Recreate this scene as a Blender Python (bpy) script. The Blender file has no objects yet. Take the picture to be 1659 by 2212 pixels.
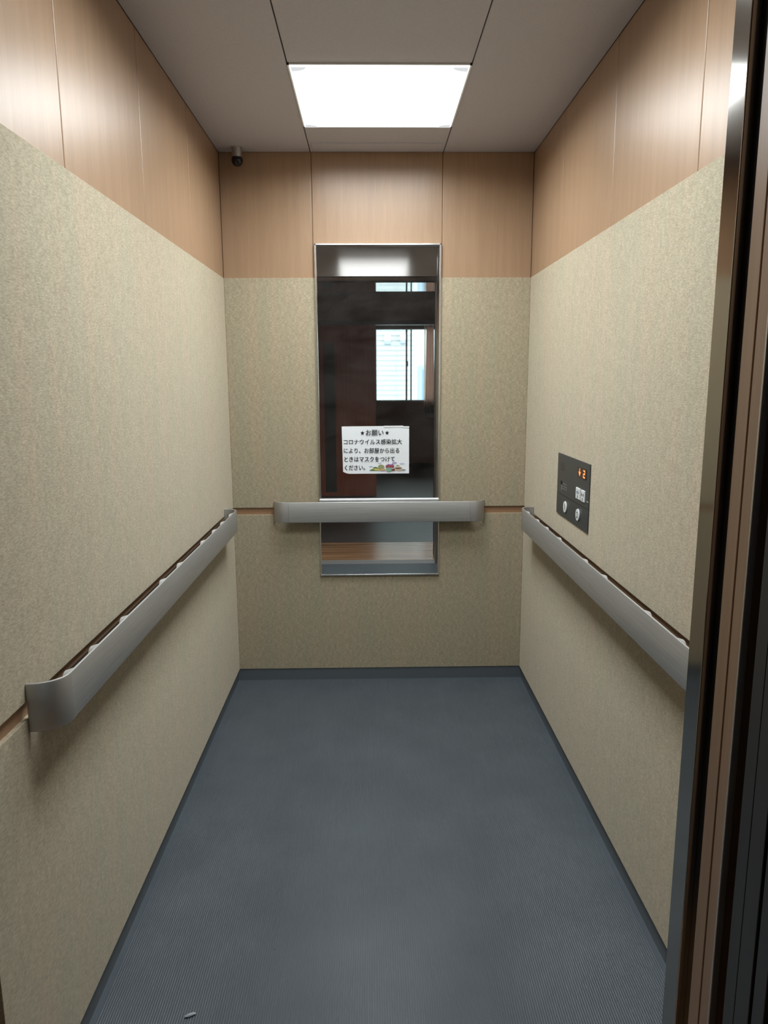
import bpy, bmesh, math, random
from mathutils import Vector, Matrix

random.seed(7)
S = bpy.context.scene
COL = S.collection

# ------------------------------------------------------------------ camera
F, PITCH, YAW, ROLL = 1583.5, 0.1784, 0.0179, -0.0047
CX, CY, CZ = -0.036, -3.231, 1.3745
fw = Vector((math.sin(YAW) * math.cos(PITCH), math.cos(YAW) * math.cos(PITCH), -math.sin(PITCH)))
r0 = Vector((math.cos(YAW), -math.sin(YAW), 0))
u0 = r0.cross(fw)
rt = math.cos(ROLL) * r0 + math.sin(ROLL) * u0
up = math.cos(ROLL) * u0 - math.sin(ROLL) * r0
cd = bpy.data.cameras.new('camera')
cam = bpy.data.objects.new('camera', cd)
COL.objects.link(cam)
cam.matrix_world = Matrix(((rt.x, up.x, -fw.x, CX), (rt.y, up.y, -fw.y, CY), (rt.z, up.z, -fw.z, CZ), (0, 0, 0, 1)))
cd.sensor_fit = 'VERTICAL'
cd.sensor_height = 36.0
cd.lens = 36.0 * F / 2212.0
cd.clip_start = 0.02
S.camera = cam

# ------------------------------------------------------------------ world, exposure
LAMP = 14.9                     # watts of each ceiling lamp panel of the car
LAMP_SPREAD = 166               # degrees: the prismatic cover sends little light sideways
SKY = 5.6                       # overcast sky seen through the hall window
w = bpy.data.worlds.new('sky')
S.world = w
w.use_nodes = True
w.node_tree.nodes['Background'].inputs[0].default_value = (0.86, 0.96, 1.0, 1)
w.node_tree.nodes['Background'].inputs[1].default_value = SKY
S.view_settings.view_transform = 'Standard'
S.view_settings.look = 'None'
S.view_settings.gamma = 1
S.view_settings.exposure = 0.0
S.view_settings.use_curve_mapping = False
S.cycles.use_denoising = True
S.cycles.max_bounces = 14
S.cycles.diffuse_bounces = 7
S.cycles.glossy_bounces = 8
S.cycles.sample_clamp_indirect = 6

# ------------------------------------------------------------------ materials
def new_mat(name):
    m = bpy.data.materials.new(name)
    m.use_nodes = True
    nt = m.node_tree
    return m, nt, nt.nodes['Principled BSDF']

def plain(name, col, rough=0.5, metal=0.0, spec=0.5, emit=None, es=1.0):
    m, nt, b = new_mat(name)
    b.inputs['Base Color'].default_value = (*col, 1)
    b.inputs['Roughness'].default_value = rough
    b.inputs['Metallic'].default_value = metal
    b.inputs['Specular IOR Level'].default_value = spec
    if emit:
        b.inputs['Emission Color'].default_value = (*emit, 1)
        b.inputs['Emission Strength'].default_value = es
    return m

def noise(nt, scale_vec, scale=1.0, detail=2.0, rough=0.5):
    tc = nt.nodes.new('ShaderNodeTexCoord')
    mp = nt.nodes.new('ShaderNodeMapping')
    mp.inputs['Scale'].default_value = scale_vec
    nz = nt.nodes.new('ShaderNodeTexNoise')
    nz.inputs['Scale'].default_value = scale
    nz.inputs['Detail'].default_value = detail
    nz.inputs['Roughness'].default_value = rough
    nt.links.new(tc.outputs['Object'], mp.inputs['Vector'])
    nt.links.new(mp.outputs['Vector'], nz.inputs['Vector'])
    return nz.outputs['Fac']

def ramp(nt, fac, stops):
    r = nt.nodes.new('ShaderNodeValToRGB')
    cr = r.color_ramp
    while len(cr.elements) < len(stops):
        cr.elements.new(0.5)
    for e, (p, c) in zip(cr.elements, stops):
        e.position = p
        e.color = (*c, 1)
    nt.links.new(fac, r.inputs['Fac'])
    return r.outputs['Color']

def mixc(nt, a, b, fac, mode='MIX'):
    m = nt.nodes.new('ShaderNodeMix')
    m.data_type = 'RGBA'
    m.blend_type = mode
    if hasattr(fac, 'links') or not isinstance(fac, (int, float)):
        nt.links.new(fac, m.inputs[0])
    else:
        m.inputs[0].default_value = fac
    nt.links.new(a, m.inputs[6])
    nt.links.new(b, m.inputs[7])
    return m.outputs[2]

def bump(nt, b, fac, strength, dist):
    n = nt.nodes.new('ShaderNodeBump')
    n.inputs['Strength'].default_value = strength
    n.inputs['Distance'].default_value = dist
    nt.links.new(fac, n.inputs['Height'])
    nt.links.new(n.outputs['Normal'], b.inputs['Normal'])

def make_fabric():
    m, nt, b = new_mat('woven_wall_board')
    fine = noise(nt, (95, 95, 420), 1, 3, 0.65)
    mid = noise(nt, (70, 70, 45), 1, 3, 0.6)
    streak = noise(nt, (16, 16, 1.6), 1, 2, 0.5)
    c1 = ramp(nt, fine, [(0.30, (0.275, 0.230, 0.155)), (0.52, (0.385, 0.333, 0.236)), (0.72, (0.52, 0.465, 0.355))])
    c2 = ramp(nt, mid, [(0.35, (0.90, 0.89, 0.875)), (0.65, (1.05, 1.05, 1.04))])
    c3 = ramp(nt, streak, [(0.35, (0.94, 0.975, 0.96)), (0.65, (1.04, 0.99, 0.97))])
    c = mixc(nt, mixc(nt, c1, c2, 1.0, 'MULTIPLY'), c3, 1.0, 'MULTIPLY')
    nt.links.new(c, b.inputs['Base Color'])
    b.inputs['Roughness'].default_value = 0.75
    b.inputs['Sheen Weight'].default_value = 0.35
    b.inputs['Sheen Roughness'].default_value = 0.6
    b.inputs['Sheen Tint'].default_value = (1.0, 0.91, 0.76, 1)
    b.inputs['Specular IOR Level'].default_value = 0.3
    bump(nt, b, fine, 0.25, 0.0006)
    return m

def make_laminate():
    m, nt, b = new_mat('tan_wood_laminate')
    g = noise(nt, (420, 420, 9), 1, 3, 0.6)
    g2 = noise(nt, (35, 35, 1.2), 1, 2, 0.5)
    c1 = ramp(nt, g, [(0.3, (0.318, 0.202, 0.120)), (0.7, (0.368, 0.238, 0.145))])
    c2 = ramp(nt, g2, [(0.35, (0.95, 0.95, 0.95)), (0.65, (1.04, 1.03, 1.02))])
    nt.links.new(mixc(nt, c1, c2, 1.0, 'MULTIPLY'), b.inputs['Base Color'])
    b.inputs['Roughness'].default_value = 0.345
    b.inputs['Specular IOR Level'].default_value = 0.47
    return m

def make_brushed(name, col, rough, tangent, aniso, metal=1.0):
    m, nt, b = new_mat(name)
    b.inputs['Base Color'].default_value = (*col, 1)
    b.inputs['Metallic'].default_value = metal
    b.inputs['Roughness'].default_value = rough
    b.inputs['Anisotropic'].default_value = aniso
    if tangent:
        c = nt.nodes.new('ShaderNodeCombineXYZ')
        for i in range(3):
            c.inputs[i].default_value = tangent[i]
        nt.links.new(c.outputs[0], b.inputs['Tangent'])
    return m

def make_aluminium():
    m, nt, b = new_mat('satin_aluminium')
    g = noise(nt, (6, 6, 900), 1, 2, 0.5)
    c = ramp(nt, g, [(0.3, (0.47, 0.47, 0.465)), (0.7, (0.60, 0.60, 0.595))])
    nt.links.new(c, b.inputs['Base Color'])
    b.inputs['Metallic'].default_value = 0.7
    b.inputs['Roughness'].default_value = 0.42
    return m

def make_vinyl():
    m, nt, b = new_mat('blue_grey_vinyl')
    g = noise(nt, (5, 5, 5), 1, 4, 0.6)
    c1 = ramp(nt, g, [(0.35, (0.083, 0.100, 0.118)), (0.65, (0.096, 0.115, 0.134))])
    s = noise(nt, (28, 16, 10), 1, 3, 0.55)
    c2 = ramp(nt, s, [(0.245, (0.45, 0.45, 0.45)), (0.275, (1, 1, 1))])
    nt.links.new(mixc(nt, c1, c2, 1.0, 'MULTIPLY'), b.inputs['Base Color'])
    b.inputs['Roughness'].default_value = 0.34
    b.inputs['Specular IOR Level'].default_value = 0.5
    return m

def make_mirror():
    m, nt, b = new_mat('smudged_mirror')
    b.inputs['Base Color'].default_value = (0.74, 0.745, 0.75, 1)
    b.inputs['Metallic'].default_value = 1.0
    b.inputs['Roughness'].default_value = 0.012
    g = noise(nt, (4, 4, 9), 1, 5, 0.7)
    d = nt.nodes.new('ShaderNodeBsdfDiffuse')
    d.inputs['Color'].default_value = (0.75, 0.72, 0.7, 1)
    mx = nt.nodes.new('ShaderNodeMixShader')
    f = ramp(nt, g, [(0.35, (0.006,) * 3), (0.80, (0.040,) * 3)])
    nt.links.new(f, mx.inputs[0])
    nt.links.new(b.outputs[0], mx.inputs[1])
    nt.links.new(d.outputs[0], mx.inputs[2])
    nt.links.new(mx.outputs[0], nt.nodes['Material Output'].inputs[0])
    return m

def make_glass():
    m, nt, b = new_mat('window_glass')
    t = nt.nodes.new('ShaderNodeBsdfTransparent')
    t.inputs[0].default_value = (0.93, 0.97, 0.96, 1)
    g = nt.nodes.new('ShaderNodeBsdfGlossy')
    g.inputs['Roughness'].default_value = 0.01
    fr = nt.nodes.new('ShaderNodeFresnel')
    mx = nt.nodes.new('ShaderNodeMixShader')
    nt.links.new(fr.outputs[0], mx.inputs[0])
    nt.links.new(t.outputs[0], mx.inputs[1])
    nt.links.new(g.outputs[0], mx.inputs[2])
    nt.links.new(mx.outputs[0], nt.nodes['Material Output'].inputs[0])
    return m

def make_grained(name, dark, light, vec, rough, spec=0.5):
    m, nt, b = new_mat(name)
    g = noise(nt, vec, 1, 4, 0.6)
    nt.links.new(ramp(nt, g, [(0.35, dark), (0.65, light)]), b.inputs['Base Color'])
    b.inputs['Roughness'].default_value = rough
    b.inputs['Specular IOR Level'].default_value = spec
    return m

def make_ceiling():
    m, nt, b = new_mat('taupe_ceiling_sheet')
    g = noise(nt, (150, 150, 150), 1, 2, 0.5)
    nt.links.new(ramp(nt, g, [(0.35, (0.515, 0.51, 0.565)), (0.65, (0.545, 0.54, 0.60))]), b.inputs['Base Color'])
    b.inputs['Roughness'].default_value = 0.5
    b.inputs['Specular IOR Level'].default_value = 0.4
    return m

FABRIC = make_fabric()
LAMI = make_laminate()
SLOTW = plain('slot_wood', (0.36, 0.21, 0.12), 0.5)
CEIL = make_ceiling()
VINYL = make_vinyl()
BASEV = plain('dark_vinyl_skirting', (0.105, 0.122, 0.140), 0.45)
ALU = make_aluminium()
ALUCAP = plain('matt_aluminium_cap', (0.47, 0.46, 0.45), 0.5, 0.7)
MIRROR = make_mirror()
CHROME = plain('polished_steel', (0.85, 0.85, 0.85), 0.22, 1.0)
STEEL_STRIP = make_brushed('satin_steel_post', (0.42, 0.40, 0.375), 0.10, (0, 0, 1), 0.0)
TRANSOM = make_brushed('brushed_steel_header', (0.36, 0.345, 0.33), 0.24, (0, 0, 1), 0.9)
SOFFIT = plain('polished_dark_steel', (0.5, 0.5, 0.5), 0.03, 1.0)
HALLJAMB = plain('dark_steel_frame', (0.06, 0.06, 0.06), 0.25, 0.8)
DARK = plain('black_gap', (0.012, 0.011, 0.010), 0.8, 0, 0.2)
WHITEP = plain('white_plastic', (0.58, 0.58, 0.59), 0.4)
PLATE = plain('charcoal_plate', (0.042, 0.046, 0.048), 0.35)
BLACKG = plain('black_gloss', (0.006, 0.006, 0.008), 0.08)
GLASSDK = plain('dark_slit_glass', (0.09, 0.09, 0.08), 0.25)
BTN = plain('white_button', (0.75, 0.77, 0.78), 0.35)
INK = plain('black_ink', (0.012, 0.012, 0.014), 0.7, 0, 0.2)
LED = plain('orange_led', (0.3, 0.05, 0.01), 0.4, emit=(1.0, 0.20, 0.06), es=2.6)
DISPLAY = plain('display_window', (0.018, 0.008, 0.006), 0.2)
PAPER = plain('white_paper', (0.84, 0.875, 0.92), 0.7, 0, 0.3)
TAPE = plain('clear_tape', (0.80, 0.83, 0.86), 0.25)
LAMPM = plain('lit_acrylic', (0.9, 0.9, 0.9), 0.4, emit=(0.93, 0.985, 1.0), es=2.2)
LAMPCLIP = plain('grey_lamp_clip', (0.6, 0.64, 0.68), 0.4, emit=(0.85, 0.93, 1.0), es=0.6)
GLASS = make_glass()
REDWOOD = make_grained('red_brown_door_wood', (0.50, 0.125, 0.055), (0.60, 0.165, 0.08), (60, 60, 3), 0.35)
HALLWALL = make_grained('brown_hall_wall', (0.38, 0.27, 0.22), (0.44, 0.32, 0.265), (25, 25, 25), 0.6)
HALLFLOOR = make_grained('grey_brown_hall_floor', (0.085, 0.078, 0.070), (0.115, 0.105, 0.095), (3, 30, 3), 0.38)
WOODFLOOR = make_grained('brown_striped_wood_floor', (0.20, 0.085, 0.035), (0.62, 0.36, 0.18), (1.0, 24, 4), 0.24)
CURTAINM = plain('brown_curtain_cloth', (0.50, 0.27, 0.20), 0.8)
SHEER = plain('cream_sheer_cloth', (0.85, 0.80, 0.70), 0.8)
WHITEF = plain('white_window_frame', (0.75, 0.76, 0.76), 0.4)
GREYF = plain('grey_window_frame', (0.22, 0.22, 0.25), 0.4)
SIDING = plain('white_siding', (0.54, 0.585, 0.585), 0.7)
BLUEG = plain('blue_grey_panel', (0.22, 0.29, 0.38), 0.4)
for mm, tr in ((CURTAINM, 0.8), (SHEER, 0.8)):
    nt = mm.node_tree
    b = nt.nodes['Principled BSDF']
    t = nt.nodes.new('ShaderNodeBsdfTranslucent')
    t.inputs[0].default_value = b.inputs['Base Color'].default_value
    mx = nt.nodes.new('ShaderNodeMixShader')
    mx.inputs[0].default_value = tr
    nt.links.new(b.outputs[0], mx.inputs[1])
    nt.links.new(t.outputs[0], mx.inputs[2])
    nt.links.new(mx.outputs[0], nt.nodes['Material Output'].inputs[0])

# ------------------------------------------------------------------ helpers
def box(bm, x0, x1, y0, y1, z0, z1, bev=0.0, seg=2):
    x0, x1 = min(x0, x1), max(x0, x1); y0, y1 = min(y0, y1), max(y0, y1); z0, z1 = min(z0, z1), max(z0, z1)
    r = bmesh.ops.create_cube(bm, size=1.0)
    vs = r['verts']
    for v in vs:
        v.co = Vector(((x0 + x1) / 2 + v.co.x * (x1 - x0), (y0 + y1) / 2 + v.co.y * (y1 - y0), (z0 + z1) / 2 + v.co.z * (z1 - z0)))
    if bev > 0:
        es = list({e for v in vs for e in v.link_edges})
        bmesh.ops.bevel(bm, geom=es, offset=bev, segments=seg, profile=0.5, affect='EDGES')

def cyl(bm, c, axis, r1, r2, h, seg=32):
    """a cone or cylinder whose base centre is c, growing along axis"""
    a = Vector(axis).normalized()
    q = Vector((0, 0, 1)).rotation_difference(a)
    M = Matrix.Translation(Vector(c) + a * h / 2) @ q.to_matrix().to_4x4()
    bmesh.ops.create_cone(bm, cap_ends=True, segments=seg, radius1=r1, radius2=r2, depth=h, matrix=M)

def world_loc(o):
    v = Vector((0, 0, 0))
    while o:
        v += o.location
        o = o.parent
    return v

def tag(o, label=None, cat=None, group=None, kind=None):
    if label: o['label'] = label
    if cat: o['category'] = cat
    if group: o['group'] = group
    if kind: o['kind'] = kind
    return o

def obj(name, bm, m, parent=None, origin=None, smooth=False):
    """link bm (in world coordinates) as one mesh object"""
    off = world_loc(parent) if parent else Vector(origin or (0, 0, 0))
    if parent and origin:
        off = Vector(origin)
    for v in bm.verts:
        v.co -= off
    bmesh.ops.recalc_face_normals(bm, faces=bm.faces)
    me = bpy.data.meshes.new(name)
    bm.to_mesh(me)
    bm.free()
    me.materials.append(m)
    if smooth:
        for p in me.polygons:
            p.use_smooth = True
        try:
            me.set_sharp_from_angle(angle=math.radians(35))
        except Exception:
            pass
    o = bpy.data.objects.new(name, me)
    COL.objects.link(o)
    if parent:
        o.parent = parent
        o.location = off - world_loc(parent)
    else:
        o.location = off
    return o

def bobj(name, dims, m, parent=None, bev=0.0, origin=None):
    bm = bmesh.new()
    box(bm, *dims, bev=bev)
    return obj(name, bm, m, parent, origin)

def empty(name, loc, label, cat, group=None, kind=None):
    o = bpy.data.objects.new(name, None)
    o.location = loc
    o.empty_display_size = 0.05
    COL.objects.link(o)
    return tag(o, label, cat, group, kind)

W2, H = 0.65, 2.298
YF = -2.18          # front end of the car's walls
Z0, Z1, Z2, Z3 = 0.0565, 0.783, 0.815, 1.80

# ------------------------------------------------------------------ car: floor
bm = bmesh.new()
pitch = 0.0056
xs = []
n = int(1.29 / pitch)
x = -n * pitch / 2
prof = [(0.0, 0.0), (0.10, 0.0), (0.18, 0.0006), (0.30, 0.00105), (0.45, 0.0013), (0.55, 0.0013), (0.70, 0.00105), (0.82, 0.0006), (0.90, 0.0)]
pts = [(-0.665, 0.0)]
for i in range(n):
    for a, z in prof:
        pts.append((x + (i + a) * pitch, z))
pts.append((0.665, 0.0))
rows = []
for yy in (0.012, -1.0, -2.19):
    rows.append([bm.verts.new((p[0], yy, p[1] - 0.0005)) for p in pts])
for a, b in zip(rows[:-1], rows[1:]):
    for i in range(len(pts) - 1):
        bm.faces.new((a[i], b[i], b[i + 1], a[i + 1]))
bmesh.ops.recalc_face_normals(bm, faces=bm.faces)
lo = [bm.verts.new((v.co.x, v.co.y, -0.03)) for v in (rows[0][0], rows[0][-1], rows[-1][-1], rows[-1][0])]
bm.faces.new(lo)
fl = obj('floor', bm, VINYL)
tag(fl, 'ribbed blue-grey vinyl floor of the lift car', 'floor', kind='structure')

# ------------------------------------------------------------------ car: side walls
def side_wall(name, s, splits, label):
    root = bobj(name, (s * 0.66, s * 0.69, YF, 0.04, 0.0, H + 0.02), SLOTW)
    tag(root, label, 'wall', kind='structure')
    ys = [0.004] + splits + [YF]
    for a, b in zip(ys[:-1], ys[1:]):
        bobj('wood_panel', (s * 0.652, s * 0.66, a - 0.0005, b + 0.0005, Z3 - 0.01, H), LAMI, root, 0.0028)
    bobj('wainscot_panel', (s * 0.65, s * 0.66, 0.0, YF + 0.008, Z2, Z3), FABRIC, root, 0.0012)
    bobj('lower_wainscot_panel', (s * 0.65, s * 0.66, 0.0, YF + 0.008, Z0, Z1), FABRIC, root, 0.0012)
    return root
side_wall('wall_left', -1, [-0.538, -1.084, -1.63], 'left wall of the lift car, tan wood above beige woven board')
side_wall('wall_right', 1, [-0.481, -1.046, -1.609], 'right wall of the lift car, tan wood above beige woven board')

# back wall
root = bobj('wall_back', (-0.69, 0.69, 0.010, 0.04, 0.0, H + 0.02), SLOTW)
tag(root, 'back wall of the lift car with three tan wood panels above beige board', 'wall', kind='structure')
for a, b in ((-0.652, -0.272), (-0.272, 0.272), (0.272, 0.652)):
    zb = Z3 - 0.01
    bobj('wood_panel', (a + 0.0005, b - 0.0005, 0.002, 0.010, zb, H), LAMI, root, 0.0028)
bobj('wainscot_panel', (-0.65, 0.65, 0.0, 0.010, Z2, Z3), FABRIC, root, 0.001)
bobj('lower_wainscot_panel', (-0.65, 0.65, 0.0, 0.010, Z0, Z1), FABRIC, root, 0.001)

# skirting
tag(bobj('baseboard_back', (-0.658, 0.658, 0.003, 0.0099, 0.0, Z0 - 0.001), BASEV), 'dark grey skirting strip along the back wall', 'baseboard', kind='structure')
tag(bobj('baseboard_left', (-0.658, -0.6599, YF, 0.003, 0.0, Z0 - 0.001), BASEV), 'dark grey skirting strip along the left wall', 'baseboard', kind='structure')
tag(bobj('baseboard_right', (0.658, 0.6599, YF, 0.003, 0.0, Z0 - 0.001), BASEV), 'dark grey skirting strip along the right wall', 'baseboard', kind='structure')

# ------------------------------------------------------------------ car: ceiling
LX, LY0, LY1 = 0.275, -0.311, -0.859
ceil = bobj('ceiling', (-0.69, 0.69, -2.26, 0.04, H + 0.012, H + 0.04), DARK)
tag(ceil, 'taupe sheet ceiling of the lift car around the square lamp', 'ceiling', kind='structure')
g = 0.0018
for d in ((-0.652, -0.275 - g, -2.26, 0.004), (0.275 + g, 0.652, -2.26, 0.004),
          (-0.275 + g, 0.275 - g, -1.321 + g, LY1 - g), (-0.275 + g, 0.275 - g, -2.26, -1.869 - g), (-0.275 + g, 0.275 - g, LY0 + g, 0.004)):
    bobj('ceiling_panel', (*d, H, H + 0.0125), CEIL, ceil, 0.0012)
bobj('ceiling_hatch_strip', (-0.262, 0.262, -0.118, -0.024, H - 0.004, H + 0.002), CEIL, ceil, 0.0015)

# ------------------------------------------------------------------ ceiling lamp
def ceiling_lamp(LY0, LY1, label):
    lamp = empty('ceiling_light', (0, (LY0 + LY1) / 2, H), label, 'ceiling light', 'square panel lamps of the lift ceiling')
    bm = bmesh.new()
    fz0, fz1 = H - 0.004, H + 0.010
    box(bm, -LX, -LX + 0.006, LY1, LY0, fz0, fz1); box(bm, LX - 0.006, LX, LY1, LY0, fz0, fz1)
    box(bm, -LX, LX, LY1, LY1 + 0.006, fz0, fz1); box(bm, -LX, LX, LY0 - 0.006, LY0, fz0, fz1)
    obj('lamp_frame', bm, WHITEF, lamp)
    bobj('diffuser', (-LX + 0.005, LX - 0.005, LY1 + 0.005, LY0 - 0.005, H - 0.007, H + 0.006), LAMPM, lamp, 0.004)
    ld = bpy.data.lights.new('lamp_light', 'AREA')
    ld.shape = 'SQUARE'
    ld.size = 0.53
    ld.energy = LAMP
    ld.spread = math.radians(LAMP_SPREAD)
    ld.color = (0.93, 0.985, 1.0)
    lo_ = bpy.data.objects.new('lamp_light', ld)
    COL.objects.link(lo_)
    lo_.parent = lamp
    lo_.location = (0, 0, -0.010)
    for sx in (-1, 1):
        for yy, sy in ((LY0, -1), (LY1, 1)):
            bm = bmesh.new()
            cxx, cyy = sx * (LX - 0.010), yy + sy * 0.010
            vs = [bm.verts.new((cxx, cyy, z)) for z in (H - 0.0085, H - 0.006)]
            N = 10
            ring = []
            for z in (H - 0.0085, H - 0.006):
                ring.append([bm.verts.new((cxx - sx * 0.045 * math.cos(t), cyy + sy * 0.03 * math.sin(t), z)) for t in [i * math.pi / 2 / N for i in range(N + 1)]])
            for k in range(2):
                bm.faces.new([vs[k]] + ring[k])
            for i in range(N):
                bm.faces.new((ring[0][i], ring[0][i + 1], ring[1][i + 1], ring[1][i]))
            bm.faces.new((vs[0], vs[1], ring[1][0], ring[0][0]))
            bm.faces.new((vs[0], vs[1], ring[1][-1], ring[0][-1]))
            obj('corner_clip', bm, LAMPCLIP, lamp)
ceiling_lamp(-0.311, -0.859, 'large square lit white panel lamp in the lift ceiling, the one nearest the back wall')
# the second lamp is seen reflected in the mirror, by way of the door header, and in the steel door post
ceiling_lamp(-1.321, -1.869, 'square lit lamp nearest the doorway, seen only reflected at the top of the mirror')

# ------------------------------------------------------------------ camera dome
cc = empty('security_camera', (-0.565, -0.058, H), 'small silver ceiling camera with black dome in the back left corner', 'security camera')
bm = bmesh.new()
cyl(bm, (-0.565, -0.058, H), (0, 0, -1), 0.0225, 0.0225, 0.006)
cyl(bm, (-0.565, -0.058, H - 0.005), (0, 0, -1), 0.0195, 0.0195, 0.036)
obj('housing', bm, plain('silver_housing', (0.55, 0.55, 0.54), 0.3, 0.9), cc, smooth=True)
bm = bmesh.new()
bmesh.ops.create_uvsphere(bm, u_segments=32, v_segments=18, radius=0.023, matrix=Matrix.Translation((-0.565, -0.058, H - 0.050)))
obj('dome', bm, BLACKG, cc, smooth=True)
bm = bmesh.new()
cyl(bm, (-0.565, -0.058, H - 0.038), (0, 0, -1), 0.0215, 0.0215, 0.006)
obj('collar', bm, plain('dark_collar', (0.03, 0.03, 0.03), 0.4), cc, smooth=True)

# ------------------------------------------------------------------ handrails
RZ0, RZ1, OFF, TH = 0.757, 0.848, 0.060, 0.007
GAP_SHADE = plain('dark_gap_shade', (0.008, 0.005, 0.004), 0.7, 0, 0.2)  # near-black colour standing in for the shade behind the rails
def sweep(bm, path, normals, z0, z1, th):
    r = 0.0032
    sec = [(0, z0 + r), (0, z1 - r), (-r * 0.3, z1 - r * 0.3), (-r, z1), (-th + r, z1), (-th, z1 - r), (-th, z0 + r), (-th + r, z0), (-r, z0), (-r * 0.3, z0 + r * 0.3)]
    rings = []
    for p, n in zip(path, normals):
        rings.append([bm.verts.new((p[0] + n[0] * d, p[1] + n[1] * d, z)) for d, z in sec])
    k = len(sec)
    for a, b in zip(rings[:-1], rings[1:]):
        for i in range(k):
            bm.faces.new((a[i], a[(i + 1) % k], b[(i + 1) % k], b[i]))
    bm.faces.new(rings[0]); bm.faces.new(rings[-1])

def handrail(tf, s0, s1, brackets, label, loc, straight=0.0, group='aluminium handrails of the lift'):
    """tf(s, d) maps distance along the wall and distance off the wall to x, y; s0 < s1"""
    root = empty('handrail', loc, label, 'handrail', group)
    R = 0.052
    N = 14
    def P(s, d): return Vector(tf(s, d))
    def V(ds, dd): return (P(ds, dd) - P(0, 0))
    # cap joints
    a0, a1 = s0 + R + straight, s1 - R - straight
    bm = bmesh.new()
    nn = V(0, 1)
    sweep(bm, [P(a0, OFF), P(a1, OFF)], [nn, nn], RZ0, RZ1, TH)
    obj('rail_bar', bm, ALU, root, smooth=True)
    for end, joint, sg in ((s0, a0, -1), (s1, a1, 1)):
        path, nor = [P(joint - sg * -0.0006, OFF + 0.0008)], [nn]
        for i in range(N + 1):
            t = i / N * math.pi / 2
            s = end - sg * R + sg * R * math.sin(t)
            d = OFF - (R + 0.004) + (R + 0.004) * math.cos(t)
            path.append(P(s, d + 0.0008)); nor.append(V(sg * math.sin(t), math.cos(t)))
        path.append(P(end, 0.001)); nor.append(V(sg, 0))
        bm = bmesh.new()
        sweep(bm, path, nor, RZ0 - 0.0008, RZ1 + 0.0008, TH)
        obj('end_cap', bm, ALUCAP, root, smooth=True)
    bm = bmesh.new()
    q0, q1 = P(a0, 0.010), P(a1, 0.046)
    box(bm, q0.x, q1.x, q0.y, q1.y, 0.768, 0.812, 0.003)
    obj('gap_shade_bar', bm, GAP_SHADE, root)  # bar added to make the gap between rail and wall dark
    for b in brackets:
        bm = bmesh.new()
        c = P(b, 0.0); ax = V(0, 1)
        cyl(bm, (c.x, c.y, 0.790), ax, 0.008, 0.008, OFF - TH, 20)
        e = P(b, OFF - TH - 0.024)
        cyl(bm, (e.x, e.y, 0.814), ax, 0.018, 0.026, 0.024, 28)
        obj('bracket', bm, WHITEP, root, smooth=True)
    return root
BR = [0.245, 0.42, 0.572, 0.757, 1.07, 1.255, 1.58, 1.77, 1.90]
handrail(lambda s, d: (-0.65 + d, -s, 0), 0.20, 2.0, BR, 'long flat grey aluminium handrail on the left wall of the lift', (-0.65, -1.1, RZ0))
handrail(lambda s, d: (0.65 - d, -s, 0), 0.20, 2.0, BR, 'long flat grey aluminium handrail on the right wall, below the button panel', (0.65, -1.1, RZ0))
handrail(lambda s, d: (s, -d, 0), -0.468, 0.470, [-0.36, 0.36], 'short flat grey aluminium handrail across the mirror on the back wall', (0, 0, RZ0), straight=0.018)

# ------------------------------------------------------------------ mirror
mir = empty('wall_mirror', (0, 0, 0.50), 'tall narrow steel-framed mirror on the back wall behind the short handrail', 'mirror')
MX0, MX1, MZ0, MZ1 = -0.2665, 0.2690, 0.502, 1.937
bobj('mirror_pane', (MX0 + 0.004, MX1 - 0.004, -0.0045, -0.0005, MZ0 + 0.004, 0.846), MIRROR, mir)
bobj('mirror_pane', (MX0 + 0.004, MX1 - 0.004, -0.0045, -0.0005, 0.850, MZ1 - 0.004), MIRROR, mir)
bm = bmesh.new()
fwid = 0.0085
for zz0, zz1 in ((0.842, MZ1), (MZ0, 0.842)):
    w_ = fwid if zz1 > 1 else 0.005
    box(bm, MX0, MX0 + w_, -0.013, -0.0003, zz0, zz1, 0.0025)
    box(bm, MX1 - w_, MX1, -0.013, -0.0003, zz0, zz1, 0.0025)
box(bm, MX0, MX1, -0.013, -0.0003, MZ1 - fwid, MZ1, 0.0025)
box(bm, MX0, MX1, -0.011, -0.0003, MZ0, MZ0 + 0.006, 0.002)
obj('mirror_frame', bm, CHROME, mir)
bobj('cross_bar', (MX0 + 0.001, MX1 - 0.001, -0.016, -0.0003, 0.842, 0.855), plain('bright_steel', (0.85, 0.86, 0.87), 0.3, 0.6), mir, 0.003)

# ------------------------------------------------------------------ text helper
TEXTPROBE = []
def text_mesh(s, offset=0.0):
    cu = bpy.data.curves.new('text', 'FONT')
    cu.body = s
    cu.size = 1.0
    cu.offset = offset
    cu.resolution_u = 3
    o = bpy.data.objects.new('text', cu)
    COL.objects.link(o)
    dg = bpy.context.evaluated_depsgraph_get()
    dg.update()
    me = bpy.data.meshes.new_from_object(o.evaluated_get(dg))
    COL.objects.unlink(o)
    bpy.data.objects.remove(o)
    return me

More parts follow.
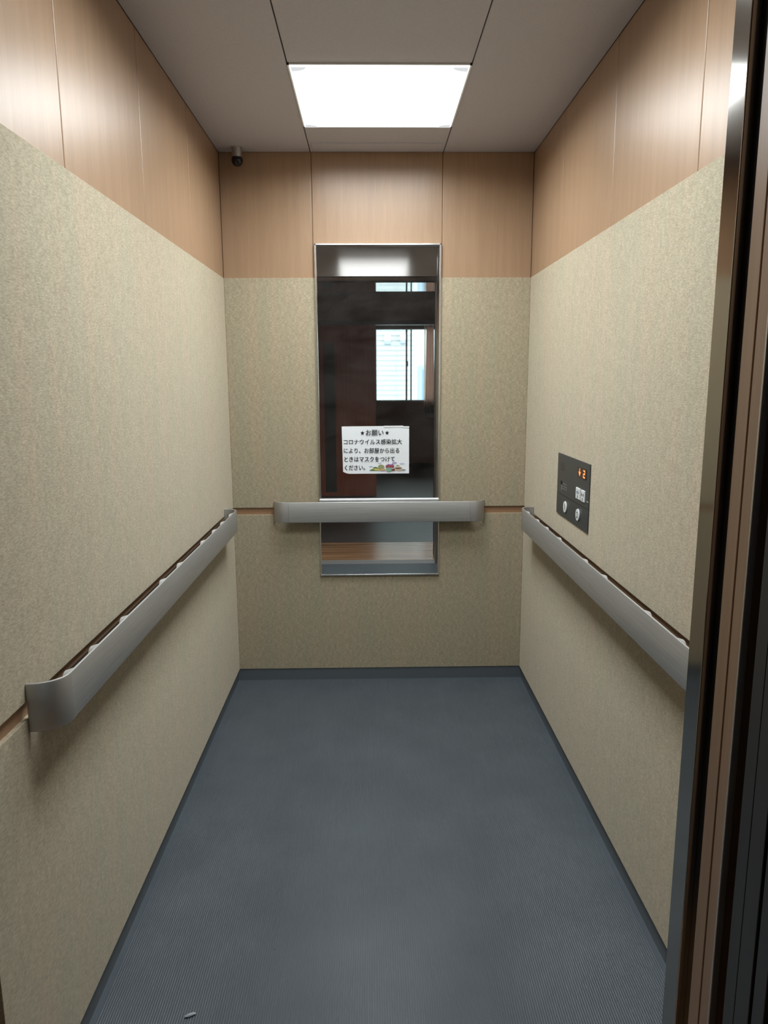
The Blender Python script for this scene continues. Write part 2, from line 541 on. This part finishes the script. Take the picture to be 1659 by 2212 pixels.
def lettering(name, s, parent, m, centre, ux, uz, nrm, width=None, height=None, offset=0.0, label=None, bold=0.0):
    """flat lettering fitted to width (and height) around centre; ux runs rightwards, uz upwards"""
    me = text_mesh(s, offset)
    if not me.vertices:
        return None
    x0 = min(v.co.x for v in me.vertices); x1 = max(v.co.x for v in me.vertices)
    y0 = min(v.co.y for v in me.vertices); y1 = max(v.co.y for v in me.vertices)
    sx = (width or height * (x1 - x0) / max(y1 - y0, 1e-6)) / (x1 - x0)
    sy = height / (y1 - y0) if height else sx
    ux, uz, nrm = Vector(ux), Vector(uz), Vector(nrm)
    base = world_loc(parent)
    for v in me.vertices:
        a, b = (v.co.x - (x0 + x1) / 2) * sx, (v.co.y - (y0 + y1) / 2) * sy
        v.co = Vector(centre) + ux * a + uz * b + nrm * 0.0002 - base
    if bold:
        bm = bmesh.new()
        for k, (a, b) in enumerate(((-1, -0.6), (1, -0.6), (-1, 0.6), (1, 0.6))):
            st = len(bm.verts)
            bm.from_mesh(me)
            bm.verts.ensure_lookup_table()
            for v in bm.verts[st:]:
                v.co += (ux * a + uz * b) * bold + nrm * (0.00003 * k)
        bm.to_mesh(me)
        bm.free()
    me.materials.clear()
    me.materials.append(m)
    o = bpy.data.objects.new(name, me)
    COL.objects.link(o)
    o.parent = parent
    if label: o['label'] = label
    return o

def poly(bm, pts, c, ux, uz, nrm, lift=0.0002):
    ux, uz, nrm = Vector(ux), Vector(uz), Vector(nrm)
    bm.faces.new([bm.verts.new(Vector(c) + ux * p[0] + uz * p[1] + nrm * lift) for p in pts])

# ------------------------------------------------------------------ paper notice on the mirror
PX0, PX1, PZ0, PZ1 = -0.162, 0.1335, 0.966, 1.1755
PY = -0.0065
note = empty('paper_notice', (-0.014, PY, PZ0), 'white paper notice in black Japanese writing taped to the mirror', 'notice')
bm = bmesh.new()
NX, NZ = 30, 20
grid = []
for k, dy in ((0, 0.0), (1, 0.0006)):
    g_ = []
    for j in range(NZ + 1):
        row = []
        for i in range(NX + 1):
            u, v = i / NX, j / NZ
            xx = PX0 + (PX1 - PX0) * u
            zz = PZ0 + (PZ1 - PZ0) * v
            # lower left corner is curled and rounded, top edge dips slightly
            if u < 0.10 and v < 0.08:
                zz += 0.009 * (1 - u / 0.10) ** 2 * (1 - v / 0.08)
            if v > 0.9:
                zz -= 0.0028 * (v - 0.9) / 0.1 * (1 if u > 0.93 else 0.4 * (1 - u))
            xx += 0.004 * (1 - v) * (1 - u)
            yy = PY + dy - 0.0012 * math.sin(u * 6 + v * 3) * (0.4 + v * 0.6)
            row.append(bm.verts.new((xx, yy, zz)))
        g_.append(row)
    grid.append(g_)
for g_ in grid:
    for j in range(NZ):
        for i in range(NX):
            bm.faces.new((g_[j][i], g_[j][i + 1], g_[j + 1][i + 1], g_[j + 1][i]))
ed = lambda g_: [g_[0][i] for i in range(NX)] + [g_[j][NX] for j in range(NZ)] + [g_[NZ][i] for i in range(NX, 0, -1)] + [g_[j][0] for j in range(NZ, 0, -1)]
A, B = ed(grid[0]), ed(grid[1])
for i in range(len(A)):
    j = (i + 1) % len(A)
    bm.faces.new((A[i], A[j], B[j], B[i]))
obj('paper_sheet', bm, PAPER, note, smooth=True)
UX, UZ, NN = (1, 0, 0), (0, 0, 1), (0, -1, 0)
KX = (PX1 - PX0) / (1505 - 165)
KZ = (PZ1 - PZ0) / (1130 - 190)
def pp(cx, cy): return (PX0 + (cx - 165) * KX, PY - 0.0018, PZ1 - (cy - 190) * KZ)
for s, a, b, cyy, h in (('お願い', 645, 995, 320, 112), ('コロナウイルス感染拡大', 203, 1362, 497, 100),
                        ('により、お部屋から出る', 203, 1308, 670, 102), ('ときはマスクをつけて', 212, 1218, 840, 98),
                        ('ください。', 215, 622, 1008, 98)):
    lettering('lettering', s, note, INK, pp((a + b) / 2, cyy), UX, UZ, NN, width=(b - a) * KX, height=h * KZ, bold=0.0003)
for sx_ in (578, 1066):
    bm = bmesh.new()
    pts_ = []
    for i in range(10):
        r_ = 0.0100 if i % 2 == 0 else 0.0040
        t = math.pi / 2 + i * math.pi / 5
        pts_.append((r_ * math.cos(t), r_ * math.sin(t)))
    poly(bm, pts_, pp(sx_, 322), UX, UZ, NN)
    obj('printed_star', bm, INK, note)
bm = bmesh.new()
c_ = pp(700, 892)
poly(bm, [(-0.038, -0.0004), (0.038, -0.0004), (0.038, 0.0004), (-0.038, 0.0004)], c_, UX, UZ, NN)
obj('underline', bm, plain('thin_line_ink', (0.25, 0.25, 0.27), 0.7), note)
# printed landscape: hills, trees, houses, clouds
def ell(cx, cy, rx, ry, half=False, n=20):
    e = math.pi if half else 2 * math.pi
    return [(cx + rx * math.cos(i * e / n), cy - ry * math.sin(i * e / n)) for i in range(n + (1 if half else 0))]
cols = dict(dgreen=(0.05, 0.14, 0.07), olive=(0.30, 0.32, 0.16), yellow=(0.55, 0.50, 0.12), red=(0.33, 0.07, 0.10),
            violet=(0.28, 0.20, 0.48), teal=(0.22, 0.40, 0.30), brown=(0.16, 0.06, 0.04), cloud=(0.42, 0.45, 0.62), peach=(0.60, 0.36, 0.22), cream=(0.66, 0.62, 0.50))
inks = {k: plain('print_' + k, v, 0.7) for k, v in cols.items()}
shapes = [('cloud', ell(742, 987, 42, 8)), ('cloud', ell(918, 920, 40, 7)), ('cloud', ell(1365, 932, 52, 8)), ('violet', ell(1215, 915, 48, 9)),
          ('dgreen', ell(830, 1030, 52, 34, True)), ('yellow', ell(830, 1066, 95, 44, True)), ('dgreen', ell(770, 1068, 55, 24, True)),
          ('olive', ell(945, 1000, 66, 50)), ('peach', ell(985, 1070, 60, 40, True)),
          ('red', [(1035, 1010), (1035, 970), (1070, 948), (1180, 948), (1207, 975), (1207, 1010)]),
          ('violet', [(1050, 960), (1085, 938), (1150, 948), (1175, 922), (1200, 960)]), ('teal', ell(1100, 1050, 58, 42)),
          ('brown', [(1150, 1072), (1150, 1045), (1205, 1030), (1225, 1045), (1225, 1072)]),
          ('olive', [(1225, 985), (1275, 955), (1330, 985)]), ('cream', [(1235, 1010), (1230, 986), (1335, 986), (1345, 1010)]),
          ('brown', ell(1290, 1022, 80, 12)), ('peach', ell(1300, 1060, 70, 12)), ('dgreen', ell(1395, 1058, 45, 10))]
for k, (c_, pl) in enumerate(shapes):
    bm = bmesh.new()
    bm.faces.new([bm.verts.new((pp(*p)[0], PY - 0.0020 - k * 0.00003, pp(*p)[2])) for p in pl])
    obj('printed_picture', bm, inks[c_], note)
for a, b, zt in ((-0.095, 0.02, 0), (0.022, 0.108, 1), (0.108, 0.134, 2)):
    if zt == 0: continue
    bm = bmesh.new()
    box(bm, a, b, PY - 0.0026, PY + 0.0018, PZ1 - (0.008 if zt == 2 else 0.006), PZ1 + (0.0004 if zt == 1 else -0.002), 0.0004, 1)
    obj('tape', bm, TAPE, note)

# ------------------------------------------------------------------ operating panel on the right wall
pan = empty('control_panel', (0.65, -0.778, 0.893), 'charcoal lift button panel with orange floor display on the right wall', 'control panel')
UX2, UZ2, NN2 = (0, -1, 0), (0, 0, 1), (-1, 0, 0)
XF = 0.6465
bobj('plate', (XF, 0.6499, -0.975, -0.583, 0.893, 1.112), PLATE, pan, 0.0008)
bobj('display', (XF - 0.0012, XF + 0.001, -0.939, -0.843, 1.057, 1.091), DISPLAY, pan, 0.0005)
disp = pan.children[-1] if pan.children else None
XT = XF - 0.0016
bm = bmesh.new()
def rect2(bm, yc, zc, w_, h_, xx, ang=0.0):
    ca, sa = math.cos(ang), math.sin(ang)
    q = [(-w_ / 2, -h_ / 2), (w_ / 2, -h_ / 2), (w_ / 2, h_ / 2), (-w_ / 2, h_ / 2)]
    bm.faces.new([bm.verts.new((xx, yc - (a * ca - b * sa), zc + a * sa + b * ca)) for a, b in q])
# down arrow
rect2(bm, -0.868, 1.0825, 0.0045, 0.011, XT)
bm.faces.new([bm.verts.new((XT, y_, z_)) for y_, z_ in ((-0.856, 1.0765), (-0.868, 1.0615), (-0.880, 1.0765))])
obj('lit_arrow', bm, LED, pan)
# figure 2 built of strokes
bm = bmesh.new()
zc, yc, ww, hh, t_ = 1.0745, -0.918, 0.020, 0.025, 0.0042
rect2(bm, yc, zc + hh / 2 - t_ / 2, ww, t_, XT)
rect2(bm, yc - ww / 2 + t_ / 2, zc + hh / 4, t_, hh / 2 - t_, XT)
rect2(bm, yc, zc, ww - 0.002, t_, XT)
rect2(bm, yc + ww / 2 - t_ / 2, zc - hh / 4, t_, hh / 2 - t_, XT)
rect2(bm, yc, zc - hh / 2 + t_ / 2, ww, t_, XT)
obj('lit_figure', bm, LED, pan)
# open and close buttons
for ya, yb, blue, sgn, ch in ((-0.837, -0.886, (0.03, 0.15, 0.25), 1, '開'), (-0.896, -0.937, (0.012, 0.012, 0.015), -1, '閉')):
    bt = bobj('door_button', (XF - 0.0035, XF + 0.001, ya, yb, 0.985, 1.0225), BTN, pan, 0.0018)
    im = plain('button_mark', blue, 0.5)
    yc = (ya + yb) / 2
    bm = bmesh.new()
    for s_ in (-1, 1):
        tip, bs = (0.0125, 0.003) if sgn > 0 else (0.003, 0.0125)
        bm.faces.new([bm.verts.new((XF - 0.0038, yc + s_ * a, 1.0075 + b)) for a, b in ((tip, 0), (bs, 0.007), (bs, -0.007))])
    obj('button_symbol', bm, im, bt)
    lettering('button_lettering', ch, bt, im, (XF - 0.0036, yc, 0.9925), UX2, UZ2, NN2, height=0.009, offset=0.01)
# floor buttons
for yc, zc, ch in ((-0.7075, 0.9325, '1'), (-0.866, 0.9335, '2')):
    bm = bmesh.new()
    cyl(bm, (XF + 0.001, yc, zc), (-1, 0, 0), 0.0205, 0.0195, 0.0045, 40)
    bt = obj('floor_button', bm, BTN, pan, smooth=True)
    lettering('button_lettering', ch, bt, INK, (XF - 0.0037, yc, zc), UX2, UZ2, NN2, height=0.021, offset=0.02)
    bm = bmesh.new()
    cyl(bm, (XF + 0.001, yc, zc), (-1, 0, 0), 0.0225, 0.0225, 0.0018, 40)
    obj('button_ring', bm, plain('dark_ring', (0.02, 0.02, 0.02), 0.4), bt, smooth=True)
# cover seam, small slots and maker's lines at the left
bobj('cover_seam', (XF - 0.0003, XF + 0.001, -0.972, -0.60, 0.9677, 0.9690), DARK, pan)
bobj('plate_end_mark', (XF - 0.0006, XF + 0.001, -0.974, -0.955, 0.9915, 0.9935), plain('pale_grey_mark', (0.5, 0.5, 0.48), 0.4), pan)  # small pale strip at the right end of the plate
bobj('key_slot', (XF - 0.0004, XF + 0.001, -0.652, -0.632, 1.004, 1.016), DARK, pan)
bm = bmesh.new()
box(bm, XF - 0.0004, XF + 0.001, -0.657, -0.641, 0.984, 1.001)
for z_ in (0.990, 0.999, 1.008):
    box(bm, XF - 0.0004, XF + 0.001, -0.715, -0.665, z_, z_ + 0.003)
obj('printed_mark', bm, plain('dim_grey_print', (0.16, 0.17, 0.16), 0.5), pan)
bm = bmesh.new()
for i in range(5):
    for j in range(9):
        box(bm, XF - 0.0002, XF + 0.001, -0.625 - j * 0.006 - 0.002, -0.625 - j * 0.006, 1.055 + i * 0.006, 1.057 + i * 0.006)
obj('speaker_grille', bm, DARK, pan)

# ------------------------------------------------------------------ crumb on the floor
bm = bmesh.new()
bmesh.ops.create_icosphere(bm, subdivisions=2, radius=1.0)
for v in bm.verts:
    v.co = Vector((v.co.x * 0.011 + v.co.y * 0.002, v.co.y * 0.005 + v.co.x * 0.003, 0.0032 + v.co.z * 0.0025)) * (1 + 0.2 * random.random()) + Vector((-0.442, -1.834, 0))
tag(obj('floor_crumb', bm, plain('pale_crumb', (0.36, 0.38, 0.41), 0.6), origin=(-0.442, -1.834, 0.0)), 'tiny pale scrap of litter on the ribbed lift floor', 'litter')

# ------------------------------------------------------------------ front of the car: post, header, sills
JX = 0.445
post = tag(bobj('trim_1', (JX, 0.69, -2.2265, YF, 0.0, H + 0.02), STEEL_STRIP, bev=0.0015), 'satin steel front post at the right of the lift doorway', 'door post', kind='structure')
bobj('door_post_back', (JX + 0.014, JX + 0.3, -2.243, -2.2270, 0.0, H), HALLJAMB, post)
lp = tag(bobj('trim_2', (-0.73, -0.664, -2.24, YF - 0.002, 0.0, H + 0.02), DARK), 'black edge post at the left of the lift doorway', 'door post', kind='structure')
tr = tag(bobj('trim_3', (-0.66, JX + 0.2, -2.245, -2.205, 2.098, H + 0.03), TRANSOM, bev=0.002), 'brushed steel header above the lift doorway', 'door header', kind='structure')
bm = bmesh.new()
box(bm, -0.66, 0.64, -2.200, -2.191, -0.02, 0.001)
for k in range(3):
    y_ = -2.212 - k * 0.020
    box(bm, -0.66, 0.64, y_ - 0.008, y_, -0.02, 0.001)
obj_s = obj('trim_4', bm, plain('sill_aluminium', (0.55, 0.55, 0.54), 0.4, 0.3))
tag(obj_s, 'grooved metal sill of the lift car', 'sill', kind='structure')
bm = bmesh.new()
for k in range(3):
    y_ = -2.276 - k * 0.012
    box(bm, -0.70, 0.60, y_ - 0.007, y_, -0.02, 0.001)
tag(obj('trim_5', bm, plain('hall_sill_aluminium', (0.55, 0.55, 0.54), 0.4, 0.3)), 'grooved metal sill at the hall side of the lift doorway', 'sill', kind='structure')

# the car doors and the hall doors, slid open to the right
LEAF = make_grained('brown_door_edge', (0.25, 0.155, 0.095), (0.30, 0.19, 0.12), (50, 50, 2), 0.4)
d1 = empty('door_1', (0.45, -2.28, 0.0), 'brown leaves of the lift car door, slid open at the right', 'door', kind='structure')
bobj('door_leaf', (0.452, 1.05, -2.2850, -2.2550, 0.01, 2.14), LEAF, d1, 0.001)
bobj('door_leaf', (0.450, 1.55, -2.3170, -2.2925, 0.01, 2.14), LEAF, d1, 0.001)
bobj('edge_strip', (0.4495, 0.460, -2.3205, -2.3160, 0.01, 2.14), plain('pale_edge_strip', (0.5, 0.47, 0.44), 0.25, 0.6), d1, 0.001)
HLEAF = plain('dark_hall_door', (0.035, 0.034, 0.036), 0.35)
d2 = empty('door_2', (0.46, -2.37, 0.0), 'dark leaves of the hall door, slid open at the right', 'door', kind='structure')
bobj('door_leaf', (0.456, 1.05, -2.3720, -2.3450, 0.01, 2.14), HLEAF, d2, 0.001)
bobj('door_leaf', (0.452, 1.55, -2.4130, -2.3800, 0.01, 2.14), HLEAF, d2, 0.001)
bobj('door_leaf_edge', (0.452, 0.50, -2.4460, -2.4200, 0.01, 2.14), HLEAF, d2, 0.001)

# shaft around the doors
sh = tag(bobj('wall_shaft', (1.66, 1.70, -2.60, -2.0, -0.06, 2.75), DARK), 'dark side of the lift shaft beside the doors', 'wall', kind='structure')
bobj('shaft_side', (-0.80, -0.76, -2.60, -2.0, -0.06, 2.75), DARK, sh)
bobj('shaft_top', (-0.80, 1.70, -2.60, -2.0, 2.70, 2.75), DARK, sh)
bobj('shaft_bottom', (-0.80, 1.70, -2.52, -2.0, -0.08, -0.035), DARK, sh)
bobj('shaft_front', (0.70, 1.70, -2.06, -2.02, -0.06, 2.75), DARK, sh)
bobj('shaft_left_front', (-0.80, -0.692, -2.06, -2.02, -0.06, 2.75), DARK, sh)
bobj('shaft_header_back', (-0.80, 0.70, -2.06, -2.02, H + 0.045, 2.75), DARK, sh)

# ------------------------------------------------------------------ hall
HX0, HX1, HC = -2.2, 2.3, 2.45
JL, JR = -0.74, 0.53
fr = bobj('wall_front', (JR + 0.01, HX1, -3.11, -2.58, -0.02, 2.75), HALLWALL)
tag(fr, 'hall wall around the lift doorway', 'wall', kind='structure')
bobj('wall_part', (HX0, JL - 0.01, -3.11, -2.58, -0.02, 2.75), HALLWALL, fr)
bobj('wall_part', (JL - 0.01, JR + 0.01, -3.11, -2.58, 2.112, 2.75), HALLWALL, fr)
t6 = bobj('trim_6', (JL, JR, -3.12, -2.56, 2.100, 2.1115), SOFFIT)
tag(t6, 'dark polished steel door frame on the hall side of the lift', 'door frame', kind='structure')
bobj('side_lining', (JR, JR + 0.0095, -3.12, -2.56, 0, 2.1115), HALLJAMB, t6)
bobj('side_lining', (JL - 0.0095, JL, -3.12, -2.56, 0, 2.1115), HALLJAMB, t6)
tag(bobj('floor_threshold', (HX0, HX1, -2.93, -2.310, -0.03, 0.0), WOODFLOOR), 'striped brown wooden floor just outside the lift', 'floor', kind='structure')
tag(bobj('floor_hall', (HX0, HX1, -8.48, -2.931, -0.03, 0.0), HALLFLOOR), 'dark glossy floor of the hall outside the lift', 'floor', kind='structure')
tag(bobj('ceiling_hall', (HX0, HX1, -8.48, -3.11, HC, HC + 0.04), HALLWALL), 'dark hall ceiling', 'ceiling', kind='structure')
tag(bobj('wall_hall_left', (HX0 - 0.05, HX0, -8.55, -2.4, -0.03, 2.75), HALLWALL), 'left wall of the dark hall', 'wall', kind='structure')
tag(bobj('wall_hall_right', (HX1, HX1 + 0.05, -8.55, -2.4, -0.03, 2.75), HALLWALL), 'right wall of the dark hall', 'wall', kind='structure')
# partition with lintel and red-brown door
pw = tag(bobj('wall_partition', (HX0, HX1, -5.60, -5.47, 2.045, HC), HALLWALL), 'brown wall above the hall doorway', 'wall', kind='structure')
bobj('lintel_strip', (HX0, HX1, -5.60, -5.455, 2.000, 2.045), plain('lintel_wood', (0.16, 0.12, 0.095), 0.4), pw, 0.002)
bobj('wall_part', (HX0, -0.90, -5.58, -5.49, 0.0, 2.0), HALLWALL, pw)
d3 = empty('door_3', (-0.43, -5.5, 0.0), 'red-brown hall door with a long narrow dark glass slit', 'door', kind='structure')
bm = bmesh.new()
box(bm, -0.90, -0.575, -5.50, -5.46, 0.01, 1.998)
box(bm, -0.443, 0.03, -5.50, -5.46, 0.01, 1.998)
box(bm, -0.575, -0.443, -5.50, -5.46, 0.01, 0.05)
box(bm, -0.575, -0.443, -5.50, -5.46, 1.80, 1.998)
obj('door_leaf', bm, REDWOOD, d3)
bobj('glass_slit', (-0.575, -0.443, -5.485, -5.475, 0.05, 1.80), GLASSDK, d3)
# window wall
WX0, WX1, WZ0, WZ1 = 0.054, 2.15, 1.03, 2.155  # right end carried on unseen past the curtain to let in more daylight
ww_ = tag(bobj('wall_window', (HX0, WX0, -8.60, -8.48, -0.03, 2.75), HALLWALL), 'dark hall wall around the window', 'wall', kind='structure')
bobj('wall_part', (WX1, HX1, -8.60, -8.48, -0.03, 2.75), HALLWALL, ww_)
bobj('wall_part', (WX0, WX1, -8.60, -8.48, -0.03, WZ0), HALLWALL, ww_)
bobj('wall_part', (WX0, WX1, -8.60, -8.48, WZ1, 2.75), HALLWALL, ww_)
tag(bobj('baseboard_window', (HX0, HX1, -8.479, -8.465, 0.0, 0.06), plain('hall_skirting', (0.05, 0.04, 0.035), 0.5)), 'dark skirting under the hall window', 'baseboard', kind='structure')
win = empty('window_1', (0.75, -8.54, WZ0), 'bright sliding window of the hall', 'window', kind='structure')
bm = bmesh.new()
box(bm, WX0, WX1, -8.58, -8.50, WZ0, WZ0 + 0.028); box(bm, WX0, WX1, -8.58, -8.50, WZ1 - 0.012, WZ1)
box(bm, WX0, WX0 + 0.012, -8.58, -8.50, WZ0, WZ1); box(bm, WX1 - 0.02, WX1, -8.58, -8.50, WZ0, WZ1)
obj('window_frame', bm, WHITEF, win)
sa = bobj('sash', (0.526, 0.552, -8.535, -8.515, WZ0 + 0.028, WZ1 - 0.012), GREYF, win)
bobj('window_pane', (0.552, 0.602, -8.555, -8.551, WZ0 + 0.028, WZ1 - 0.012), GLASS, win)
bobj('sash', (0.602, 0.622, -8.56, -8.535, WZ0 + 0.028, WZ1 - 0.012), plain('dark_blue_frame', (0.06, 0.06, 0.10), 0.4), win)
bobj('window_catch', (0.545, 0.562, -8.515, -8.500, 1.58, 1.66), GREYF, sa)
bobj('window_pane', (WX0 + 0.012, 0.526, -8.527, -8.523, WZ0 + 0.028, WZ1 - 0.012), GLASS, win)
bobj('window_pane', (0.622, WX1 - 0.02, -8.555, -8.551, WZ0 + 0.028, WZ1 - 0.012), GLASS, win)

# curtain
def drape(x0, x1, y, z0, z1, amp, folds, taper=1.0, th=0.002, n=80):
    bm = bmesh.new()
    rows = []
    for k in (0,):
        rr = []
        for j in range(13):
            v = j / 12
            z = z0 + (z1 - z0) * v
            wv = 1 - (1 - taper) * v
            cx_ = (x0 + x1) / 2
            row = []
            for i in range(n + 1):
                u = i / n
                xx = cx_ + (u - 0.5) * (x1 - x0) * wv
                yy = y + amp * math.sin(u * folds * 2 * math.pi + 0.4 * math.sin(v * 3)) + k * th
                row.append(bm.verts.new((xx, yy, z)))
            rr.append(row)
        rows.append(rr)
        for a, b in zip(rr[:-1], rr[1:]):
            for i in range(n):
                bm.faces.new((a[i], a[i + 1], b[i + 1], b[i]))
    return bm
cur = empty('curtain', (0.89, -8.42, 0.86), 'brown gathered curtain hanging at the right of the hall window', 'curtain')
obj('curtain_cloth', drape(0.828, 0.972, -8.42, 0.93, 2.20, 0.016, 2.5, 0.82), CURTAINM, cur, smooth=True)
obj('curtain_hem', drape(0.826, 0.974, -8.419, 0.862, 0.93, 0.014, 4.5, 1.0), plain('dark_hem', (0.10, 0.06, 0.05), 0.8), cur, smooth=True)
bm = drape(0.808, 0.836, -8.455, 0.93, 2.20, 0.004, 1, 0.8, n=12)
bm2 = drape(0.968, 1.000, -8.455, 0.93, 2.20, 0.004, 1, 0.8, n=12)
me_ = bpy.data.meshes.new('tmp'); bm2.to_mesh(me_); bm2.free(); bm.from_mesh(me_); bpy.data.meshes.remove(me_)
obj('sheer_lining', bm, SHEER, cur, smooth=True)
bobj('curtain_rail', (0.0, 2.2, -8.47, -8.40, 2.20, 2.225), GREYF, cur)
hr = tag(bobj('hall_handrail', (0.845, 1.50, -8.479, -8.41, 0.775, 0.850), plain('pale_grey_rail', (0.42, 0.42, 0.42), 0.4), bev=0.006), 'pale grey handrail on the hall wall below the brown curtain', 'shelf')  # end of a handrail on the hall wall, as a plain box

# ------------------------------------------------------------------ outside: the house next door
hs = empty('neighbouring_house', (0.5, -11.0, -3.0), 'pale house wall with horizontal siding outside the hall window', 'house')
bm = bmesh.new()
k = 0
z = -3.0
ph = 0.093
while z < 5.0:
    v = [bm.verts.new(c) for c in ((-3, -11.0, z), (0.80, -11.0, z), (0.80, -11.012, z + ph), (-3, -11.012, z + ph))]
    bm.faces.new(v)
    v2 = [bm.verts.new(c) for c in ((-3, -11.018, z), (0.80, -11.018, z), (0.80, -11.0, z), (-3, -11.0, z))]
    bm.faces.new(v2)
    z += ph
box(bm, -3, 0.80, -13.0, -11.02, -3.0, 5.0)
obj('siding', bm, SIDING, hs)
bm = bmesh.new()
for q in range(int(8 / ph)):
    box(bm, -3, 0.80, -11.004, -10.992, -3.0 + q * ph - 0.007, -3.0 + q * ph + 0.004)
obj('siding_joints', bm, plain('grey_siding_joint', (0.45, 0.51, 0.52), 0.7), hs)
for vx, vz in ((0.302, 2.085), (0.60, 2.10)):
    bm = bmesh.new()
    box(bm, vx - 0.066, vx + 0.066, -11.0, -10.93, vz + 0.0, vz + 0.115, 0.02)
    vh = obj('vent_hood', bm, plain('white_vent', (0.72, 0.74, 0.75), 0.4), hs, smooth=True)
    bobj('vent_mouth', (vx - 0.06, vx + 0.06, -10.999, -10.94, vz - 0.045, vz - 0.0), plain('pale_vent_mouth', (0.36, 0.43, 0.52), 0.5), vh)
bobj('wall_seam', (0.468, 0.476, -11.0, -10.994, -3.0, 5.0), plain('grey_joint', (0.55, 0.6, 0.6), 0.6), hs)
h2 = empty('far_building', (2.5, -14.0, -3.0), 'white building with a blue-grey framed window, seen past the house', 'building')
bobj('wall', (0.5, 6.0, -15.0, -14.0, -3.0, 6.0), plain('white_render', (0.7, 0.7, 0.7), 0.7), h2)
wf = bobj('window_surround', (1.08, 2.2, -14.0, -13.93, 0.3, 1.69), plain('pale_blue_frame', (0.36, 0.45, 0.56), 0.5), h2, 0.005)
bobj('pane', (1.17, 2.1, -13.945, -13.92, 0.38, 1.60), BLUEG, wf)
